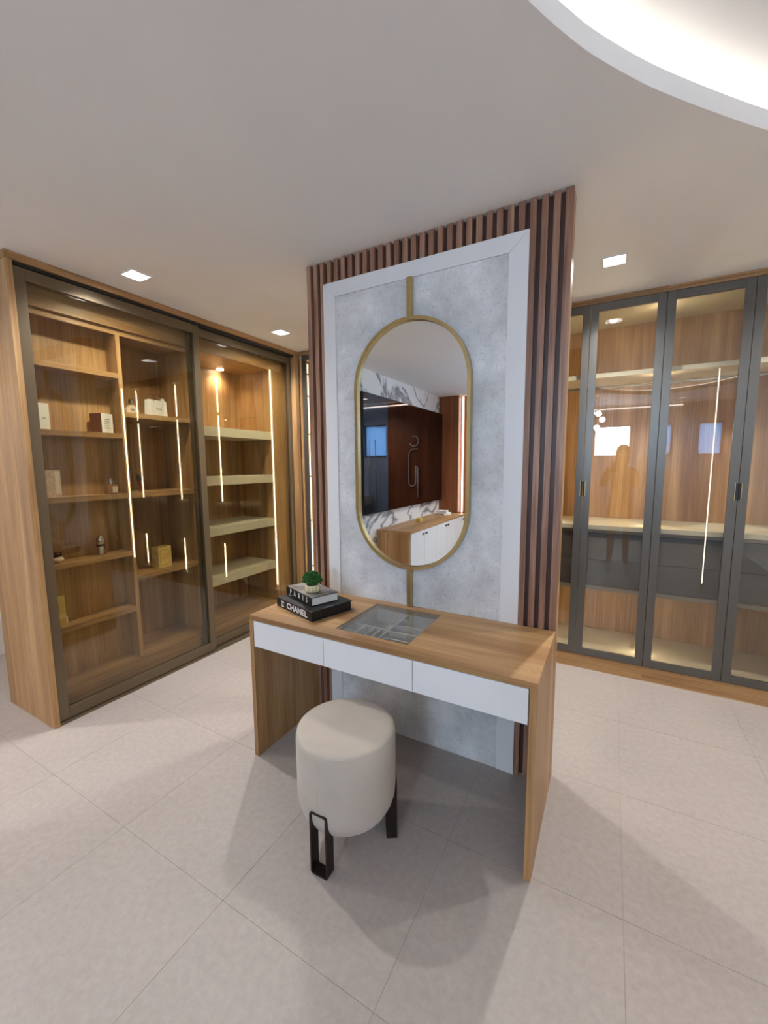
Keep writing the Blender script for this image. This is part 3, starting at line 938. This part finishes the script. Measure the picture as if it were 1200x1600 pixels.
# ------------------------------------------------------------------ things on the display shelves
XS = -1.395
def shelf_box(name, label, cat, y0, y1, z0, z1, depth, mat, x=XS, rot=0, group=None, bevel=.001):
    t = thing(name, label, cat, (x, (y0 + y1) / 2, z0), group)
    t.rotation_euler = (0, 0, rot)
    ORG[t.name] = Vector((0, 0, 0))
    h = (y1 - y0) / 2
    box('carton', (-depth / 2, depth / 2), (-h, h), (0, z1 - z0), mat, t, bevel)
    return t
E_ = .0005
G1 = 'boxes on the display shelves'
t = shelf_box('perfume_box', 'tall narrow white box behind the left door edge, second shelf', 'box', -.285, -.222, 1.768 + E_, 1.922, .05, 'card_white', group=G1)
box('print', (.0252, .0256), (-.006, .012), (.064, .069), 'taupe', t)
t = shelf_box('perfume_box', 'white fronted box with brown side on the second left shelf', 'box', .035, .128, 1.768 + E_, 1.895, .085, 'card_white', x=-1.400, rot=.35, group=G1)
box('side_face', (-.0425, .0425), (-.0473, -.0467), (.0005, .126), 'card_brown', t)
for q in range(5):
    box('print', (.0427, .0431), (-.026, .024 - .006 * (q % 2)), (.030 + q * .014, .034 + q * .014), 'taupe', t)
t = shelf_box('perfume_box', 'pinkish patterned box on the third left shelf', 'box', -.285, -.198, 1.360 + E_, 1.525, .06, 'card_pink', group=G1)
box('print', (.0302, .0306), (.014, .036), (.02, .155), 'cream', t)
# small bottle with cream label, third shelf
t = thing('perfume_bottle', 'small brown glass bottle with silver cap and cream label, third left shelf', 'bottle', (-1.395, .105, 1.360 + E_), 'bottles on the display shelves')
ORG[t.name] = Vector((0, 0, 0))
box('body', (-.022, .022), (-.036, .036), (0, .062), 'amber_glass', t, .006)
box('label_patch', (.0222, .0228), (-.004, .030), (.006, .050), 'cream', t)
bm = bmesh.new(); lathe(bm, [(.010, .062), (.010, .072), (.015, .0722), (.015, .100), (.012, .108), (0, .110)], 20)
mesh_obj('cap', bm, 'silver', t, smooth=False)
# capsule bottle, fourth shelf
t = thing('perfume_bottle', 'silver capsule shaped bottle with a dark band, fourth left shelf', 'bottle', (-1.395, .008, .955 + E_), 'bottles on the display shelves')
bm = bmesh.new(); lathe(bm, [(.020, 0), (.026, .003), (.026, .058)], 28); mesh_obj('body', bm, 'silver', t, smooth=False)
bm = bmesh.new(); lathe(bm, [(.0262, .0582), (.0262, .066)], 28); mesh_obj('band', bm, 'black', t)
bm = bmesh.new(); lathe(bm, [(.026, .0662), (.026, .100), (.022, .116), (.012, .126), (0, .129)], 28); mesh_obj('cap', bm, 'silver', t, smooth=True)
# low dark bottle, fourth shelf
t = thing('perfume_bottle', 'low round dark red bottle at the left end of the fourth shelf', 'bottle', (-1.395, -.246, .955 + E_), 'bottles on the display shelves')
bm = bmesh.new(); lathe(bm, [(.024, 0), (.034, .006), (.036, .018), (.028, .030), (.012, .034)], 24); mesh_obj('body', bm, 'clear_bottle', t, smooth=True)
bm = bmesh.new(); lathe(bm, [(.016, .0342), (.026, .040), (.028, .050), (.020, .060), (0, .063)], 24); mesh_obj('cap', bm, 'plum', t, smooth=True)
# gold box, fifth shelf
t = shelf_box('perfume_box', 'tall plain gold box on the lowest left shelf', 'box', -.298, -.240, .553 + E_, .745, .06, 'gold_matte', group=G1)
box('band', (-.0302, .0302), (-.0292, .0292), (.045, .075), 'gold', t)
t = shelf_box('tester_card', 'tiny white card beside the tall gold box', 'card', -.236, -.222, .553 + E_, .600, .010, 'card_white')
# right bay: clear bottle, paper bag, heel bottle, ornate box
XR = -1.42
t = thing('perfume_bottle', 'pale triangular perfume bottle with clear stopper beside the white paper bag', 'bottle', (XR, .295, 1.915 + E_), 'bottles on the display shelves')
ORG[t.name] = Vector((0, 0, 0))
bm = bmesh.new()
pts = [(-.045, 0), (.045, 0), (.040, .030), (.014, .062), (-.014, .062), (-.040, .030)]
a = [bm.verts.new((-.018, y, z)) for y, z in pts]; b = [bm.verts.new((.018, y, z)) for y, z in pts]
bm.faces.new(a); bm.faces.new(list(reversed(b)))
for i in range(6): bm.faces.new((a[i], b[i], b[(i + 1) % 6], a[(i + 1) % 6]))
mesh_obj('body', bm, 'clear_bottle', t)
bm = bmesh.new(); lathe(bm, [(.008, .0622), (.008, .072), (.014, .074), (.016, .090), (.013, .104), (0, .106)], 14); mesh_obj('stopper', bm, 'silver', t)
box('label_patch', (.0182, .0188), (-.014, .014), (.024, .038), 'taupe', t)
# paper bag
t = thing('shopping_bag', 'white paper shopping bag with dark looped handles on the upper right shelf', 'bag', (XR, .478, 1.915 + E_))
ORG[t.name] = Vector((0, 0, 0))
t.rotation_euler = (0, 0, .18)
bm = bmesh.new()
hb, ht, h_ = .030, .026, .118
w0, w1 = .072, .076
lo_ = [(-hb, -w1), (hb, -w1), (hb, w1), (-hb, w1)]; hi_ = [(-ht, -w0), (ht, -w0), (ht, w0), (-ht, w0)]
a = [bm.verts.new((x, y, 0)) for x, y in lo_]; b = [bm.verts.new((x, y, h_)) for x, y in hi_]
ai = [bm.verts.new((x * .95, y * .985, .002)) for x, y in lo_]; bi = [bm.verts.new((x * .93, y * .985, h_)) for x, y in hi_]
bm.faces.new(list(reversed(a))); bm.faces.new(ai)
for i in range(4):
    j = (i + 1) % 4
    bm.faces.new((a[i], a[j], b[j], b[i])); bm.faces.new((ai[j], ai[i], bi[i], bi[j])); bm.faces.new((b[i], b[j], bi[j], bi[i]))
mesh_obj('bag_body', bm, 'card_white', t)
for s in (-1, 1):
    bm = bmesh.new()
    tube(bm, [(s * .0275, .034 * math.cos(a_) - .008, h_ - .012 + .062 * math.sin(a_)) for a_ in [PI * q / 12 for q in range(13)]], .0028, 8)
    mesh_obj('handle', bm, 'card_brown', t)
box('print', (.0292, .0296), (-.022, .022), (.052, .057), 'ink_black', t)
tg = box('gift_tag', (.030, .031), (.020, .052), (.078, .135), 'card_white', t)
# heel shaped bottle
t = thing('perfume_bottle', 'dark red curved bottle with a pointed black tip on the middle right shelf', 'bottle', (XR, .322, 1.360 + E_), 'bottles on the display shelves')
bm = bmesh.new()
secs = [(0, 0.004, .017, .016), (.0, .0, .018, .017), (.002, .030, .017, .015), (-.004, .060, .019, .016), (-.010, .082, .018, .015)]
def loft(bm, secs, n=16):
    rings = [[bm.verts.new((rx * math.cos(2 * PI * i / n), y + ry * math.sin(2 * PI * i / n), z)) for i in range(n)] for (y, z, ry, rx) in secs]
    for A_, B_ in zip(rings[:-1], rings[1:]):
        for i in range(n): bm.faces.new((A_[i], A_[(i + 1) % n], B_[(i + 1) % n], B_[i]))
    bm.faces.new(list(reversed(rings[0]))); bm.faces.new(rings[-1])
loft(bm, [(0.006, 0, .018, .018), (.006, .03, .016, .015), (0, .06, .018, .016), (-.006, .085, .019, .016)])
mesh_obj('body', bm, 'wine', t, smooth=False)
bm = bmesh.new(); loft(bm, [(-.006, .0852, .019, .016), (-.012, .105, .016, .013), (-.016, .122, .008, .007), (-.017, .130, .001, .001)])
mesh_obj('tip', bm, 'black', t, smooth=False)
# ornate gold box
t = shelf_box('perfume_box', 'square ornate gold box on the lower right shelf', 'box', .385, .498, .768 + E_, .930, .075, 'gold', x=XR, rot=.12, group=G1)
for (u0, u1, v0, v1) in ((-.046, .046, .134, .142), (-.046, .046, .016, .022), (-.046, -.038, .022, .134), (.038, .046, .022, .134), (-.022, .022, .100, .106), (-.022, .022, .066, .070), (-.022, -.018, .070, .100), (.018, .022, .070, .100)):
    box('embossing', (.0376, .0392), (u0, u1), (v0, v1), 'gold_matte', t)

# ------------------------------------------------------------------ wardrobes along the far side
YW1 = 2.44
def wardrobe(x0, x1, label, doors, drawers=True, led=(1, 1), handle=True):
    t = thing('wardrobe', label, 'wardrobe', ((x0 + x1) / 2, (BY + YW1) / 2, 0), 'glass wardrobes along the far wall')
    f = BY + .026
    s = .009
    box('plinth', (x0, x1), (BY + .004, f + .02), (0, .104), 'oak_x', t)
    box('fascia', (x0, x1), (BY - .002, f), (2.652, HC - .0012), 'oak_x', t)
    box('fascia', (x0, x1), (BY + .003, f), (2.634, 2.6517), 'oak_x', t)
    box('side_panel', (x0, x0 + s), (f, YW1), (.1043, 2.634), 'oak', t)
    box('side_panel', (x1 - s, x1), (f, YW1), (.1043, 2.634), 'oak', t)
    a, b = x0 + s + .0003, x1 - s - .0003
    box('back_panel', (a, b), (2.42, YW1), (.1043, 2.634), 'oak', t)
    box('bottom_panel', (a, b), (f, 2.4197), (.1043, .126), 'beige', t)
    box('top_panel', (a, b), (f, 2.4197), (2.612, 2.634), 'beige', t)
    for k in (0, 1):
        if not led[k]: continue
        xx = (x0 + s + .0004, x0 + s + .006) if k == 0 else (x1 - s - .006, x1 - s - .0004)
        spans = ((.135, .600), (1.10, 2.150), (2.185, 2.60)) if drawers else ((.15, 2.60),)
        for (z0, z1) in spans:
            box('light_strip', xx, (2.03, 2.043), (z0, z1), 'led', t)
    if drawers:
        box('shelf', (a, b), (1.965, 2.4197), (2.152, 2.183), 'beige', t, .001)
        o = ORG[t.name]
        bm = bmesh.new(); tube(bm, [Vector((xq, 2.10, 2.104)) - o for xq in (a, (a + b) / 2, b)], .0125, 14)
        mesh_obj('hanging_rod', bm, 'silver', t, smooth=False)
        box('counter', (a, b), (f + .02, 2.4197), (1.060, 1.092), 'beige', t, .001)
        cx_ = (x0 + x1) / 2
        for (u0, u1) in ((a, cx_ - .0003), (cx_ + .0003, b)):
            box('drawer_box', (u0 + .0303, u1 - .0303), (f + .06, 2.4197), (.6323, 1.0347), 'dark', t)  # dark colour stands for the shadow gap around the drawers
            box('drawer_frame', (u0, u1), (f + .040, 2.4197), (.602, .632), 'taupe', t)
            box('drawer_frame', (u0, u1), (f + .040, 2.4197), (1.035, 1.0597), 'taupe', t)
            box('drawer_frame', (u0, u0 + .030), (f + .040, 2.4197), (.6323, 1.0347), 'taupe', t)
            box('drawer_frame', (u1 - .030, u1), (f + .040, 2.4197), (.6323, 1.0347), 'taupe', t)
            for (z0, z1) in ((.6365, .8315), (.8355, 1.0305)):
                box('drawer', (u0 + .0345, u1 - .0345), (f + .043, f + .0597), (z0, z1), 'charcoal', t, .0008)
    for k, (d0, d1) in enumerate(doors):
        d0 += .0015; d1 -= .0015
        fwd = .048
        dr = box('door', (d0, d0 + fwd), (BY, BY + .022), (.108, 2.631), 'gunmetal', t, .0012)
        box('frame_stile', (d1 - fwd, d1), (BY, BY + .022), (.108, 2.631), 'gunmetal', dr, .0012)
        box('frame_rail', (d0 + fwd + .0003, d1 - fwd - .0003), (BY, BY + .022), (.108, .158), 'gunmetal', dr, .0012)
        box('frame_rail', (d0 + fwd + .0003, d1 - fwd - .0003), (BY, BY + .022), (2.580, 2.631), 'gunmetal', dr, .0012)
        box('glass_pane', (d0 + fwd - .004, d1 - fwd + .004), (BY + .009, BY + .013), (.154, 2.584), 'glass_clear', dr)
        if handle:
            if k == 0:
                box('handle', (d1 - .016, d1 - .0125), (BY - .004, BY + .0005), (1.306, 1.416), 'brass', dr)
                box('handle_recess', (d1 - .0122, d1), (BY - .003, BY + .0005), (1.308, 1.414), 'black', dr)
            else:
                box('handle', (d0 + .0125, d0 + .016), (BY - .004, BY + .0005), (1.306, 1.416), 'brass', dr)
                box('handle_recess', (d0, d0 + .0122), (BY - .003, BY + .0005), (1.308, 1.414), 'black', dr)
    return t
P = .875
S0 = 1.8575
wardrobe(-1.215, S0 - 3 * P, 'narrow glass wardrobe in the corner between the display cabinet and partition', [(-1.165, S0 - 3 * P)], drawers=False, led=(0, 1), handle=False)
LBL = ['glass wardrobe hidden behind the left half of the partition', 'glass wardrobe hidden behind the right half of the partition',
       'glass door wardrobe with charcoal drawers just right of the partition', 'glass door wardrobe with charcoal drawers at the right edge',
       'glass door wardrobe at the far right end by the wall']
for k, lb in zip((-3, -2, -1, 0, 1), LBL):
    x0 = S0 + k * P; x1 = x0 + P
    wardrobe(x0, x1, lb, [(x0, x0 + P / 2), (x0 + P / 2, x1)], led=(1, 1) if k < 0 else ((1, 0) if k == 0 else (0, 0)))
# corner post light: cream strip with dark clips on the hidden side of the corner wardrobe
cs = thing('strip_light', 'slim cream strip light with dark clips inside the corner wardrobe', 'light strip', (-1.2025, 1.99, .15))
box('diffuser', (-1.2055, -1.1985), (1.975, 2.005), (.15, 2.58), 'led_dim', cs)
for zc in (.45, .95, 1.42, 1.86, 2.25, 2.47):
    box('clip', (-1.2057, -1.1965), (1.972, 2.008), (zc, zc + .014), 'taupe', cs)

# ------------------------------------------------------------------ what the mirrors look at
sb = thing('sideboard', 'long wooden sideboard with white doors below the dark wall screen', 'sideboard', (-.76, -3.2, 0))
box('end_panel', (-.998, -.545), (-2.075, -2.050), (0, .690), 'oak', sb)
box('end_panel', (-.998, -.545), (-4.199, -4.174), (0, .690), 'oak', sb)
box('top', (-.998, -.525), (-4.199, -2.048), (.6903, .720), 'oak_y', sb, .001)
box('carcass', (-.998, -.547), (-4.1737, -2.0753), (.07, .690), 'taupe', sb)
ed = [-2.08, -2.50, -2.92, -3.34, -3.76, -4.17]
for k in range(5):
    dr = box('door', (-.5465, -.527), (ed[k + 1] + .002, ed[k] - .002), (.075, .686), 'white', sb, .0008)
    yh = ed[k + 1] + .05 if k % 2 == 0 else ed[k] - .05
    box('handle', (-.5268, -.515), (yh - .024, yh + .024), (.628, .648), 'iron', dr)
tv = thing('wall_screen', 'large dark glossy screen on the white marble wall', 'screen', (-.965, -2.96, .95))
box('casing', (-.999, -.942), (-4.195, -1.655), (.945, 2.385), 'black', tv, .002)
box('screen', (-.9418, -.938), (-4.187, -1.663), (.953, 2.377), 'screen', tv)
t = thing('decor_box', 'small gold ornament on the sideboard', 'ornament', (-.80, -2.93, .7205))
ORG[t.name] = Vector((0, 0, 0))
box('body', (-.04, .04), (-.05, .05), (0, .045), 'gold_matte', t, .01)
box('lid', (-.034, .034), (-.044, .044), (.0453, .060), 'gold', t, .006)
for k, (w_, d_, h_, r_) in enumerate(((.26, .19, .035, .1), (.20, .15, .032, -.15))):
    o = thing('sideboard_book', ['wider white book lying on the sideboard', 'smaller white book on top of the pile on the sideboard'][k], 'book', (-.80, -3.88, .7205 + (.0355 if k else 0)), 'books on the sideboard')
    ORG[o.name] = Vector((0, 0, 0)); o.rotation_euler = (0, 0, r_)
    box('cover', (-d_ / 2, d_ / 2), (-w_ / 2, w_ / 2), (0, .003), 'card_white', o)
    box('pages', (-d_ / 2 + .004, d_ / 2 - .004), (-w_ / 2 + .004, w_ / 2 - .004), (.0032, h_ - .0032), 'paper', o)
    box('cover', (-d_ / 2, d_ / 2), (-w_ / 2, w_ / 2), (h_ - .003, h_), 'card_white', o)
bm = bmesh.new(); add_box(bm, -.012, .012, -.008, 0, 0, 1.93)
tag(mesh_obj('strip_light', bm, 'led_back', loc=(-.630, BACK + .0135, .725)), 'vertical white strip light beside the wood pillar', 'light strip')
bm = bmesh.new(); add_box(bm, -1.6, 1.6, -.012, 0, 0, .016)
tag(mesh_obj('strip_light', bm, 'led_back', loc=(1.1, BACK + .018, HC - .06)), 'horizontal white strip light along the top of the back wall', 'light strip')
# line figure sculpture on the wood wall
bm = bmesh.new()
pts = [(-.02, .93), (-.02, 1.45)]
tube(bm, [(-.02, 0, .05), (-.02, 0, .60)], .011, 8)
arc = [(-.02, 0, .62), (-.02, 0, .32), (-.04, 0, .27), (-.09, 0, .25), (-.14, 0, .27), (-.16, 0, .33), (-.16, 0, .80), (-.14, 0, .88), (-.08, 0, .92), (.02, 0, .92)]
tube(bm, [(-x, y, z) for x, y, z in arc], .011, 8)
tube(bm, [(.06 + .09 * math.cos(q * PI / 10), 0, 1.06 + .09 * math.sin(q * PI / 10)) for q in range(4, 20)], .011, 8)
tag(mesh_obj('wall_sculpture', bm, 'card_white', loc=(-.40, BACK + .02, .90), smooth=True), 'white bent tube figure on the dark wood wall', 'wall decor')
# garment rack
rk = thing('garment_rack', 'slim gold garment rack in front of the grey blue wall', 'rack', (.42, -4.15, 0))
ORG[rk.name] = Vector((0, 0, 0))
for s in (-1, 1):
    bm = bmesh.new(); tube(bm, [(s * .075, 0, .01), (s * .075, 0, 1.0), (s * .06, 0, 2.0)], .008, 8); mesh_obj('post', bm, 'brass', rk, smooth=True)
    bm = bmesh.new(); tube(bm, [(s * .075, -.13, .009), (s * .075, .13, .009)], .009, 8); mesh_obj('foot', bm, 'brass', rk, smooth=True)
for z in (.32, .62, 1.55):
    bm = bmesh.new(); tube(bm, [(-.073, 0, z), (.073, 0, z)], .006, 8); mesh_obj('rung', bm, 'brass', rk, smooth=True)
# white cabinet by the blue wall
wc = thing('low_cabinet', 'low white cabinet against the grey blue wall', 'cabinet', (.85, -4.16, 0))
box('body', (.58, 1.12), (BACK + .002, -3.99), (0, .78), 'blue_wall', wc, .002)
box('top', (.56, 1.14), (BACK + .002, -3.97), (.7803, .96), 'white', wc, .006)
# pendant lamp with four opal globes
pn = thing('pendant_lamp', 'brass pendant lamp with four opal globes near the windows', 'pendant lamp', (1.34, -3.0, HC))
ORG[pn.name] = Vector((0, 0, 0))
gl_ = [(-.10, .0, -.25), (.01, .02, -.27), (.07, -.02, -.37), (-.01, .02, -.51)]
bm = bmesh.new(); tube(bm, [(0, 0, 0), (0, 0, -.3), (0, 0, -.46)], .007, 8); mesh_obj('stem', bm, 'brass', pn, smooth=True)
bm = bmesh.new(); lathe(bm, [(.05, -.02), (.05, -.001)], 20); mesh_obj('canopy', bm, 'brass', pn)
for (x, y, z) in gl_:
    bm = bmesh.new(); bmesh.ops.create_uvsphere(bm, u_segments=20, v_segments=12, radius=.05)
    mesh_obj('globe', bm, 'globe', pn, smooth=True, loc=(x, y, z))
    bm = bmesh.new(); tube(bm, [(0, 0, z + .01), (x * .6, y * .6, z)], .004, 6); mesh_obj('arm', bm, 'brass', pn)

# slim light pole that the wardrobe doors reflect
lp = thing('light_pole', 'slim upright light pole seen as a bright line in the wardrobe glass', 'lamp', (2.61, -.84, 0))
ORG[lp.name] = Vector((0, 0, 0))
bm = bmesh.new(); lathe(bm, [(.06, 0), (.06, .008), (.010, .014), (.008, .10)], 24); mesh_obj('base', bm, 'brass', lp)
bm = bmesh.new(); tube(bm, [(0, 0, .101), (0, 0, 1.3), (0, 0, 2.60)], .0065, 12); mesh_obj('tube', bm, 'led_pole', lp, smooth=True)
bm = bmesh.new(); tube(bm, [(0, 0, 2.601), (0, 0, 2.64)], .012, 12); mesh_obj('cap', bm, 'brass', lp)

# ------------------------------------------------------------------ the photographer, seen only as a reflection
def person():
    base = Vector((1.735, -1.974, 0))
    J = {'pelvis': (0, 0, .96, .150, .105), 'waist': (0, 0, 1.12, .130, .095), 'chest': (0, .01, 1.32, .160, .105), 'collar': (0, 0, 1.44, .085, .07),
         'neck': (0, .015, 1.52, .052, .052), 'jaw': (0, .045, 1.595, .066, .078), 'head': (0, .035, 1.67, .078, .095), 'crown': (0, .02, 1.745, .062, .072)}
    E = [('pelvis', 'waist'), ('waist', 'chest'), ('chest', 'collar'), ('collar', 'neck'), ('neck', 'jaw'), ('jaw', 'head'), ('head', 'crown')]
    for s_, n_ in ((-1, 'l'), (1, 'r')):
        J.update({'sh' + n_: (s_ * .175, 0, 1.415, .058, .058), 'el' + n_: ((-.25 if s_ < 0 else .19), .12, 1.20, .043, .043),
                  'wr' + n_: ((-.205 if s_ < 0 else -.035), .27, 1.425, .027, .024), 'pm' + n_: ((-.196 if s_ < 0 else -.044), .285, 1.455, .033, .016),
                  'hip' + n_: (s_ * .092, 0, .88, .088, .09), 'kn' + n_: (s_ * .10, .012, .50, .058, .06), 'an' + n_: (s_ * .105, -.01, .10, .040, .045), 'toe' + n_: (s_ * .12, .15, .045, .045, .032)})
        E += [('collar', 'sh' + n_), ('sh' + n_, 'el' + n_), ('el' + n_, 'wr' + n_), ('wr' + n_, 'pm' + n_), ('pelvis', 'hip' + n_), ('hip' + n_, 'kn' + n_), ('kn' + n_, 'an' + n_), ('an' + n_, 'toe' + n_)]
    fing = []
    for s_, n_ in ((-1, 'l'), (1, 'r')):
        p0 = Vector(J['pm' + n_][:3])
        for q in range(4):
            L_ = (.062, .072, .068, .052)[q]
            a0 = p0 + Vector((s_ * -.002, .012, .030 - .020 * q))
            a1 = a0 + Vector((-s_ * .004, L_ * .45, .004)); a2 = a1 + Vector((-s_ * L_ * .35, L_ * .12, 0)); 
            fing.append([p0 + Vector((0, 0, .018 - .014 * q)), a0, a1, a2])
        t0 = p0 + Vector((-s_ * .012, -.004, -.02))
        fing.append([p0, t0, t0 + Vector((-s_ * .022, .008, .016)), t0 + Vector((-s_ * .034, .012, .034))])
    keys = list(J)
    me = bpy.data.meshes.new('person_skeleton')
    me.from_pydata([J[k][:3] for k in keys], [(keys.index(a), keys.index(b)) for a, b in E], [])
    tmp = bpy.data.objects.new('person_tmp', me); COL.objects.link(tmp)
    md = tmp.modifiers.new('skin', 'SKIN'); md.use_smooth_shade = True
    for k, v in zip(keys, me.skin_vertices[0].data):
        v.radius = J[k][3:5]
        v.use_root = (k == 'pelvis')
    sd = tmp.modifiers.new('sub', 'SUBSURF'); sd.levels = 2; sd.render_levels = 2
    dg = bpy.context.evaluated_depsgraph_get()
    body = bpy.data.meshes.new_from_object(tmp.evaluated_get(dg))
    bpy.data.objects.remove(tmp)
    bm = bmesh.new(); bm.from_mesh(body)
    for ch in fing: tube(bm, ch, .0085, 8)
    for f_ in bm.faces:
        c_ = f_.calc_center_median(); f_.smooth = True
        if c_.z < .10: f_.material_index = 3
        elif c_.z < .98 : f_.material_index = 2
        elif c_.z < 1.50 and not (c_.y > .20): f_.material_index = 1
        else: f_.material_index = 0
    bm.to_mesh(body); bm.free()
    body.materials.clear()
    for mt in ('skin', 'shirt', 'trousers', 'black'): body.materials.append(M[mt])
    o = bpy.data.objects.new('person', body); COL.objects.link(o); o.location = base
    tag(o, 'standing photographer in dark shirt holding up a phone, reflected in the wardrobe glass', 'person')
    bm = bmesh.new(); bmesh.ops.create_uvsphere(bm, u_segments=24, v_segments=16, radius=1.0)
    for v in bm.verts:
        v.co = Vector((v.co.x * .094, v.co.y * .112 + .012, v.co.z * .118 + 1.705))
        if v.co.y > .075: v.co.y = .075 - (v.co.y - .075) * .2 if v.co.z < 1.735 else v.co.y
        if v.co.y < .03 and v.co.z < 1.68: v.co.z -= .10
    mesh_obj('hair', bm, 'hair', o, smooth=True)
    bm = bmesh.new()
    for s_ in (-1, 1):
        bmesh.ops.create_uvsphere(bm, u_segments=10, v_segments=8, radius=.012, matrix=Matrix.Translation((s_ * .031, .121, 1.665)))
    mesh_obj('eyes', bm, 'card_white', o, smooth=True)
    bm = bmesh.new()
    prism(bm, [(-.014, .118), (.014, .118), (0, .148)], 1.615, 1.655)
    mesh_obj('nose', bm, 'skin', o)
    bm = bmesh.new(); add_box(bm, -.022, .022, .112, .124, 1.588, 1.597, .002); mesh_obj('mouth', bm, 'wine', o)
person()
ph = thing('mobile_phone', 'dark mobile phone held up by the photographer', 'phone', CAM_POS + Vector((.015, -.174, 0)) - CAM_F * .016 - CAM_U * .055)
ph.rotation_euler = Matrix((CAM_R, CAM_U, -CAM_F)).transposed().to_euler()
ORG[ph.name] = Vector((0, 0, 0))
box('body', (-.037, .037), (-.080, .080), (-.004, .004), 'black', ph, .002)
box('screen', (-.034, .034), (-.076, .076), (.0041, .0044), 'screen', ph)
